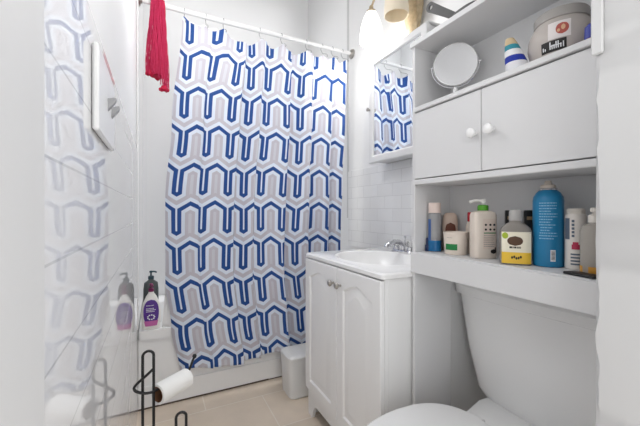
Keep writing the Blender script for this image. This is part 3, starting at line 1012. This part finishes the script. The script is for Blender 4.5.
bm = bm_new(); patch(bm, P5, 5, rectl(-0.010, 0.028, 0.076, 0.079), 0.001, rows=1); obj('label_stripe', bm, GLAB, t, label='green stripe')
bm = lines(P5, 5, [0.070 - 0.0055 * i for i in range(7)], -0.010, 0.026, 0.0012, seedv=6); obj('small_print', bm, INK, t)
pump(t, W_, 0.145, 0.042, 0.0155, 0.008, ang=math.radians(180), mc=GREEN)
# kids bottle
t = thing('kids_shampoo_bottle', 'clear squat bottle with white and yellow label and translucent cap', 'bottle', (0.868, 0.5495, SZ), math.radians(-52))
P6 = [(0, 0.034, 0.018), (0.003, 0.0375, 0.0205), (0.085, 0.038, 0.0205), (0.098, 0.034, 0.019), (0.108, 0.024, 0.016), (0.113, 0.015, 0.014), (0.118, 0.014, 0.014)]
obj('bottle_body', body(P6, 3.2), mat('clear_shampoo_plastic', (176, 170, 164), 0.12, trans=0.4, ior=1.2), t)
bm = bm_new(); patch(bm, P6, 3.2, rectl(-0.034, 0.034, 0.030, 0.088)); obj('label_panel', bm, M('ivory_label', (240, 234, 214), 0.45), t)
bm = bm_new(); patch(bm, P6, 3.2, rectl(-0.034, 0.034, 0.004, 0.034), 0.0008); obj('label_base', bm, M('yellow_label', (238, 196, 66), 0.45), t, label='yellow lower label')
bm = bm_new(); patch(bm, P6, 3.2, oval(-0.026, 0.078, 0.007, 0.009), 0.0009, rows=6, cols=6); obj('label_leaf', bm, M('lime_print', (166, 186, 56), 0.5), t)
bm = bm_new()
for (a, b, c, d) in ((-0.003, 0.064, 0.018, 0.013),):
    patch(bm, P6, 3.2, oval(a, b, c, d), 0.0011, rows=8, cols=8)
obj('label_picture', bm, M('brown_print', (86, 58, 38), 0.5), t)
bm = lines(P6, 3.2, (0.0445,), -0.016, 0.018, 0.005, 0.0012, 8)
obj('label_print', bm, DINK, t)
bm = bm_new()
for z_, x0_ in ((0.020, -0.010),):
    for q in range(5):
        patch(bm, P6, 3.2, oval(x0_ + q * 0.005, z_ + 0.002 * math.sin(q * 2), 0.0022, 0.004), 0.0013, rows=4, cols=4)
obj('base_print', bm, DINK, t)
bm = bm_new(); lathe(bm, [(0.0155, 0.118), (0.016, 0.120), (0.0155, 0.142), (0.013, 0.147), (0.009, 0.148)], seg=32); obj('cap', bm, mat('milky_clear_cap', (226, 224, 222), 0.2, trans=0.5, ior=1.25), t)
# black bottles
for (x, y, lab) in ((0.962, 0.6245, 'slim black box behind the kids bottle, on the green-collar side'), (0.962, 0.567, 'slim black box behind the kids bottle, on the blue can side')):
    t = thing('black_box', lab, 'box', (x, y, SZ), math.radians(-50), group='black boxes behind the kids bottle')
    bm = bm_new(); box(bm, -0.0145, 0.0145, -0.0095, 0.0095, 0, 0.146, 0.0012); obj('box_body', bm, BLK, t)
    bm = bm_new(); box(bm, -0.009, 0.009, -0.0102, -0.0094, 0.118, 0.128, 0.0002); obj('label_mark', bm, M('tan_mark', (150, 124, 92), 0.5), t)
# blue can
t = thing('blue_spray_can', 'tall blue spray can with a white cap, tallest item on the shelf', 'spray can', (0.920, 0.4955, SZ))
bm = bm_new(); lathe(bm, [(0.033, 0), (0.0352, 0.002), (0.0355, 0.006), (0.0355, 0.176), (0.034, 0.186), (0.028, 0.197), (0.021, 0.204), (0.018, 0.206)], seg=56); obj('can_body', bm, mat('blue_can_paint', (36, 128, 176), 0.3, noise=0.03, nscale=40), t)
bm = bm_new(); lathe(bm, [(0.0205, 0.204), (0.0215, 0.206), (0.0205, 0.209), (0.018, 0.210)], seg=40); obj('collar_ring', bm, M_chrome, t)
bm = bm_new(); lathe(bm, [(0.0175, 0.209), (0.0178, 0.216), (0.015, 0.219), (0.009, 0.220), (0.0075, 0.229), (0.005, 0.230)], seg=32); obj('spray_cap', bm, M('off_white_cap', (216, 206, 194), 0.35), t)
bm = bm_new(); rnd = random.Random(5)
c0 = math.radians(211)
for i in range(14):
    z = 0.168 - i * 0.0072
    a = c0 - 0.62 + (0.0 if i < 9 else rnd.uniform(0, 0.1))
    end = c0 + (0.5 if i < 3 else rnd.uniform(0.05, 0.55))
    while a < end:
        w = rnd.uniform(0.05, 0.16)
        shell(bm, 0.0355, z, z + 0.0022, a, min(end, a + w), 0.0003, 3)
        a += w + 0.04
obj('can_print', bm, M('light_blue_print', (150, 200, 226), 0.5), t)
bm = bm_new(); shell(bm, 0.0355, 0.016, 0.046, c0 + 0.1, c0 + 0.42, 0.0004, 6); obj('barcode_panel', bm, WINK, t)
bm = bm_new()
for k in range(7):
    shell(bm, 0.0359, 0.020 + k * 0.0034, 0.0216 + k * 0.0034, c0 + 0.15, c0 + 0.37, 0.0003, 4)
obj('barcode', bm, DINK, t)
t.scale = (0.97, 0.97, 0.97)
# white can
t = thing('white_spray_can', 'white spray can with a red label patch beside the tall blue can', 'spray can', (0.928, 0.4355, SZ))
bm = bm_new(); lathe(bm, [(0.0205, 0), (0.0222, 0.002), (0.0222, 0.128), (0.020, 0.136), (0.016, 0.139)], seg=44); obj('can_body', bm, M('off_white_can', (224, 218, 212), 0.35), t)
bm = bm_new(); lathe(bm, [(0.0185, 0.137), (0.019, 0.138), (0.0185, 0.147), (0.016, 0.150)], seg=36); obj('spray_cap', bm, M('ivory_cap', (222, 216, 206), 0.35), t)
bm = bm_new(); shell(bm, 0.0222, 0.050, 0.062, 3.2, 4.3); shell(bm, 0.0222, 0.062, 0.068, 3.3, 3.8); obj('label_patch', bm, M('raspberry_label', (178, 44, 78), 0.45), t, label='raspberry red label patch')
bm = bm_new(); shell(bm, 0.0222, 0.074, 0.126, 2.35, 3.0); obj('side_band', bm, M('slate_band', (96, 106, 122), 0.5), t)
bm = bm_new()
for k in range(4):
    shell(bm, 0.0222, 0.012 + k * 0.008, 0.016 + k * 0.008, 3.1, 4.1)
obj('base_print', bm, M('slate_base_print', (96, 106, 122), 0.5), t)
bm = bm_new()
for k in range(5):
    shell(bm, 0.0222, 0.080 + k * 0.009, 0.086 + k * 0.009, 3.2, 3.45)
obj('label_print', bm, M('slate_print', (96, 106, 122), 0.5), t)
# clear pump bottle at the near end
t = thing('amber_pump_bottle', 'clear pump bottle with some amber liquid at the wall end of the shelf', 'bottle', (0.880, 0.3765, SZ), math.radians(-60))
P7 = [(0, 0.024, 0.024), (0.003, 0.026, 0.026), (0.098, 0.026, 0.026), (0.110, 0.022, 0.022), (0.116, 0.012, 0.012), (0.118, 0.012, 0.012)]
obj('bottle_body', body(P7, 2.2), mat('frosted_clear_plastic', (206, 200, 192), 0.2, trans=0.4, ior=1.2), t)
bm = bm_new(); lathe(bm, [(0.025, 0.001), (0.0267, 0.004), (0.0267, 0.020), (0.025, 0.0205)], seg=36); obj('liquid', bm, M('amber_liquid', (206, 150, 64), 0.25), t, label='amber liquid')
pump(t, M('clear_white_pump', (222, 216, 208), 0.3), 0.118, 0.02, 0.012, 0.006, ang=math.radians(-90))
# flat black thing
t = thing('black_comb_case', 'flat black case lying at the front edge of the shelf by the wall', 'case', (0.842, 0.385, SZ), math.radians(-14))
bm = bm_new(); box(bm, -0.017, 0.017, -0.038, 0.030, 0, 0.006, 0.002); obj('case_body', bm, BLK, t)
bm = bm_new(); box(bm, -0.013, 0.013, -0.032, 0.024, 0.0058, 0.0066, 0.0002); obj('inset', bm, M('dark_inset', (52, 46, 42), 0.5), t)

# ------------------------------------------------------------------ top compartment
TZ = 1.4138
t = thing('vanity_mirror', 'round tabletop mirror on a stand in the open top compartment', 'mirror', (0.893, 0.770, TZ), math.radians(-51))
bm = bm_new(); lathe(bm, [(0.042, 0), (0.044, 0.002), (0.044, 0.005), (0.020, 0.009), (0.008, 0.012)], seg=40); obj('base', bm, M_knobw, t)
bm = bm_new(); lathe(bm, [(0.0075, 0.010), (0.0075, 0.044), (0.0045, 0.046), (0.0045, 0.050)], seg=20); obj('stem', bm, M_knobw, t)
cz = 0.1265
bm = bm_new(); tube(bm, [(0.0745 * math.cos(a), 0.0, cz + 0.0765 * math.sin(a)) for a in [PI + PI * q / 32 for q in range(33)]], 0.0026, 8)
for sx in (-1, 1):
    tube(bm, [(sx * 0.070, 0, cz), (sx * 0.079, 0, cz)], 0.0036, 8)
obj('yoke', bm, M_chrome, t)
def disc(prof, lab, m, nm):
    b2 = bmesh.new(); lathe(b2, prof, seg=64)
    bm = bm_new(); merge(bm, b2, Matrix.Translation((0, 0, cz)) @ Matrix.Rotation(math.radians(96), 4, 'X'))
    return obj(nm, bm, m, t, label=lab)
disc([(0.066, -0.005), (0.0695, -0.004), (0.0705, 0.0), (0.0695, 0.004), (0.0665, 0.005)], None, M_discb, 'rim')
disc([(0.0665, 0.0048), (0.0665, 0.0056)], 'grey reflecting disc', mat('dull_mirror', (196, 196, 198), 0.25, 1.0), 'mirror_disc')
# striped cone
t = thing('striped_cone', 'small striped cone in white, blue and teal on the top shelf', 'ornament', (0.852, 0.531, TZ))
def coneseg(z0, z1, m, nm, lab):
    bm = bm_new()
    def R(z): return 0.0215 * (1 - z / 0.100) ** 0.7 + 0.0085
    def cxy(z): return (0.0 - 0.004 * z / 0.1, 0.022 * z / 0.1)
    rings = []
    for k in range(9):
        z = z0 + (z1 - z0) * k / 8
        c = cxy(z)
        rings.append([(c[0] + R(z) * math.cos(2 * PI * i / 40), c[1] + R(z) * math.sin(2 * PI * i / 40), z) for i in range(40)])
    loft(bm, rings)
    obj(nm, bm, m, t, label=lab)
coneseg(0.0, 0.026, M('white_cloth', (226, 226, 230), 0.8), 'cone_base', 'white base')
coneseg(0.026, 0.044, M('royal_blue_cloth', (30, 52, 158), 0.7), 'blue_band', 'blue band')
coneseg(0.044, 0.062, M('white_band', (232, 232, 234), 0.8), 'white_band', 'white band')
coneseg(0.062, 0.077, M('teal_cloth', (54, 142, 158), 0.7), 'teal_band', 'teal band')
coneseg(0.077, 0.0975, M('tan_tip', (206, 184, 148), 0.7), 'cone_tip', 'tan tip')
# big round jar
t = thing('round_jar', 'big round translucent jar with black and white labels on the top shelf', 'jar', (0.909, 0.459, TZ), math.radians(-68))
JP = [(0.044, 0.0), (0.057, 0.006), (0.067, 0.028), (0.0715, 0.052), (0.069, 0.076), (0.061, 0.093), (0.056, 0.099), (0.0555, 0.105)]
bm = bm_new(); lathe(bm, JP, seg=64); obj('jar_body', bm, mat('translucent_jar', (216, 208, 202), 0.25, trans=0.25, ior=1.2, sss=0.1), t)
bm = bm_new(); lathe(bm, [(0.0565, 0.101), (0.058, 0.102), (0.058, 0.122), (0.056, 0.125), (0.02, 0.126)], seg=64); obj('lid', bm, mat('clear_lid', (200, 196, 192), 0.15, trans=0.35, ior=1.2), t)
JPP = [(z, r, r) for r, z in JP]
bm = bm_new(); patch(bm, JPP, 2, rectl(-0.020, 0.024, 0.044, 0.086)); obj('label_panel', bm, M('white_jar_label', (232, 226, 224), 0.5), t, label='white label')
bm = bm_new(); patch(bm, JPP, 2, oval(0.008, 0.065, 0.0125, 0.014), 0.001, rows=12); obj('emblem', bm, M('brick_red_emblem', (178, 88, 78), 0.5), t, label='red round emblem')
bm = bm_new(); patch(bm, JPP, 2, oval(0.010, 0.067, 0.004, 0.007), 0.0014, rows=6, cols=6); patch(bm, JPP, 2, oval(0.001, 0.061, 0.003, 0.004), 0.0014, rows=6, cols=6); obj('emblem_detail', bm, M('tan_emblem', (216, 176, 140), 0.5), t)
bm = bm_new(); patch(bm, JPP, 2, rectl(-0.034, 0.016, 0.018, 0.042)); obj('black_label', bm, M('black_jar_label', (40, 38, 38), 0.5), t, label='black label')
bm = bm_new()
for q, (x, hgt) in enumerate(((-0.028, 0.008), (-0.024, 0.005), (-0.014, 0.016), (-0.010, 0.009), (-0.006, 0.009), (-0.002, 0.015), (0.002, 0.015), (0.007, 0.009), (0.012, 0.012))):
    patch(bm, JPP, 2, rectl(x - 0.003, x - 0.0008, 0.023, 0.023 + hgt), 0.001, rows=2, cols=1)
patch(bm, JPP, 2, rectl(-0.017, 0.007, 0.029, 0.0306), 0.001, rows=1)
obj('label_print', bm, WINK, t)
# small tube at the wall end
t = thing('blue_red_tube', 'small blue and red tube at the wall end of the top shelf', 'tube', (0.862, 0.374, TZ))
bm = bm_new(); lathe(bm, [(0.013, 0), (0.014, 0.002), (0.014, 0.016), (0.013, 0.017)], seg=28); obj('cap', bm, M('dark_red_cap', (136, 40, 56), 0.4), t)
bm = bm_new(); lathe(bm, [(0.0125, 0.017), (0.0135, 0.018), (0.0125, 0.045), (0.006, 0.052)], seg=28); obj('tube_body', bm, M('blue_tube', (52, 64, 150), 0.4), t)

# ------------------------------------------------------------------ hair tool on the cabinet top
t = thing('hair_tool', 'dark grey tool handle with a hole sticking up from the cabinet top', 'brush', (0.845, 0.725, 1.650))
def handle_bm():
    bm = bm_new()
    L, seg = 0.135, 48
    d = Vector((-0.02, 0.108, 0.090)).normalized()
    s_ = d.cross(Vector((-0.62, -0.58, -0.48))).normalized()
    n = d.cross(s_)
    o = Vector((0, 0, 0.0))
    o = Vector((0.0, 0.0, 0.014))
    def ring_out(off):
        out, inn = [], []
        for i in range(seg):
            a = 2 * PI * i / seg
            c, s = math.cos(a), math.sin(a)
            if c > 0:
                u, v = L - 0.016 + 0.016 * c, 0.0160 * s
            else:
                u, v = (L - 0.016) * (1 - abs(c) ** 0.5), 0.0160 * s + 0.0
                v = math.copysign(0.0105 + 0.0055 * (u / L), s) if abs(s) > 0.2 else s * 0.05
            out.append(tuple(o + d * u + s_ * v + n * off))
            inn.append(tuple(o + d * (L - 0.018 + 0.0075 * c) + s_ * (0.0075 * s) + n * off))
        return out, inn
    a0, b0 = ring_out(-0.0035)
    a1, b1 = ring_out(0.0035)
    loft(bm, [b0, a0, a1, b1, b0], False, False)
    bmesh.ops.remove_doubles(bm, verts=list(bm.verts), dist=1e-6)
    return bm
obj('handle', handle_bm(), M_handle, t)
bm = bm_new(); loft(bm, [sup(0.030, 0.045, 3, 40, 0.0, 0.01, -0.042), sup(0.034, 0.049, 3, 40, 0.004, 0.01, -0.042), sup(0.034, 0.049, 3, 40, 0.014, 0.01, -0.042), sup(0.028, 0.043, 3, 40, 0.018, 0.01, -0.042)]); obj('head', bm, M_handle, t)

# ------------------------------------------------------------------ camera, light, world
cam = bpy.data.cameras.new('camera')
cam.sensor_width = 36
cam.lens = 36 * 325 / 640
cam.shift_y = -2 / 640
cam.clip_start = 0.01
co = bpy.data.objects.new('camera', cam)
COL.objects.link(co)
co.location = (0, 0, 1.05)
co.rotation_euler = (PI / 2, 0, -math.atan(163 / 325))
sc.camera = co

def area(name, loc, rot, size, energy, color=(1, 1, 1), sy=None):
    l = bpy.data.lights.new(name, 'AREA')
    l.energy = energy
    l.color = color
    l.size = size
    if sy:
        l.shape = 'RECTANGLE'; l.size_y = sy
    o = bpy.data.objects.new(name, l)
    COL.objects.link(o)
    o.location = loc
    o.rotation_euler = rot
    return o
def point(name, loc, energy, size, color=(1, 1, 1)):
    l = bpy.data.lights.new(name, 'POINT')
    l.energy = energy
    l.shadow_soft_size = size
    l.color = color
    o = bpy.data.objects.new(name, l)
    COL.objects.link(o)
    o.location = loc
    return o
point('room_fill', (0.22, 1.40, 2.1), 7, 0.16)  # added soft fill for the whole room, out of view, not a fitting
area('alcove_fill', (0.5, 2.35, 3.06), (0, 0, 0), 1.1, 5.0, sy=0.6).data.spread = math.radians(75)  # added downward fill to brighten the alcove walls behind the curtain
point('entry_fill', (0.24, 0.50, 1.46), 1.2, 0.12)  # unseen fill added near the doorway to reach into the open shelves
point('vanity_bulb', (XR - 0.155, 1.537, 1.995), 5, 0.03, (1.0, 0.985, 0.96))

w = bpy.data.worlds.new('hallway_light')
w.use_nodes = True
w.node_tree.nodes['Background'].inputs['Color'].default_value = (1, 1, 1, 1)
w.node_tree.nodes['Background'].inputs['Strength'].default_value = 1.55
sc.world = w
sc.view_settings.view_transform = 'Standard'
sc.view_settings.look = 'None'
sc.view_settings.exposure = 0.37
sc.view_settings.gamma = 1.0
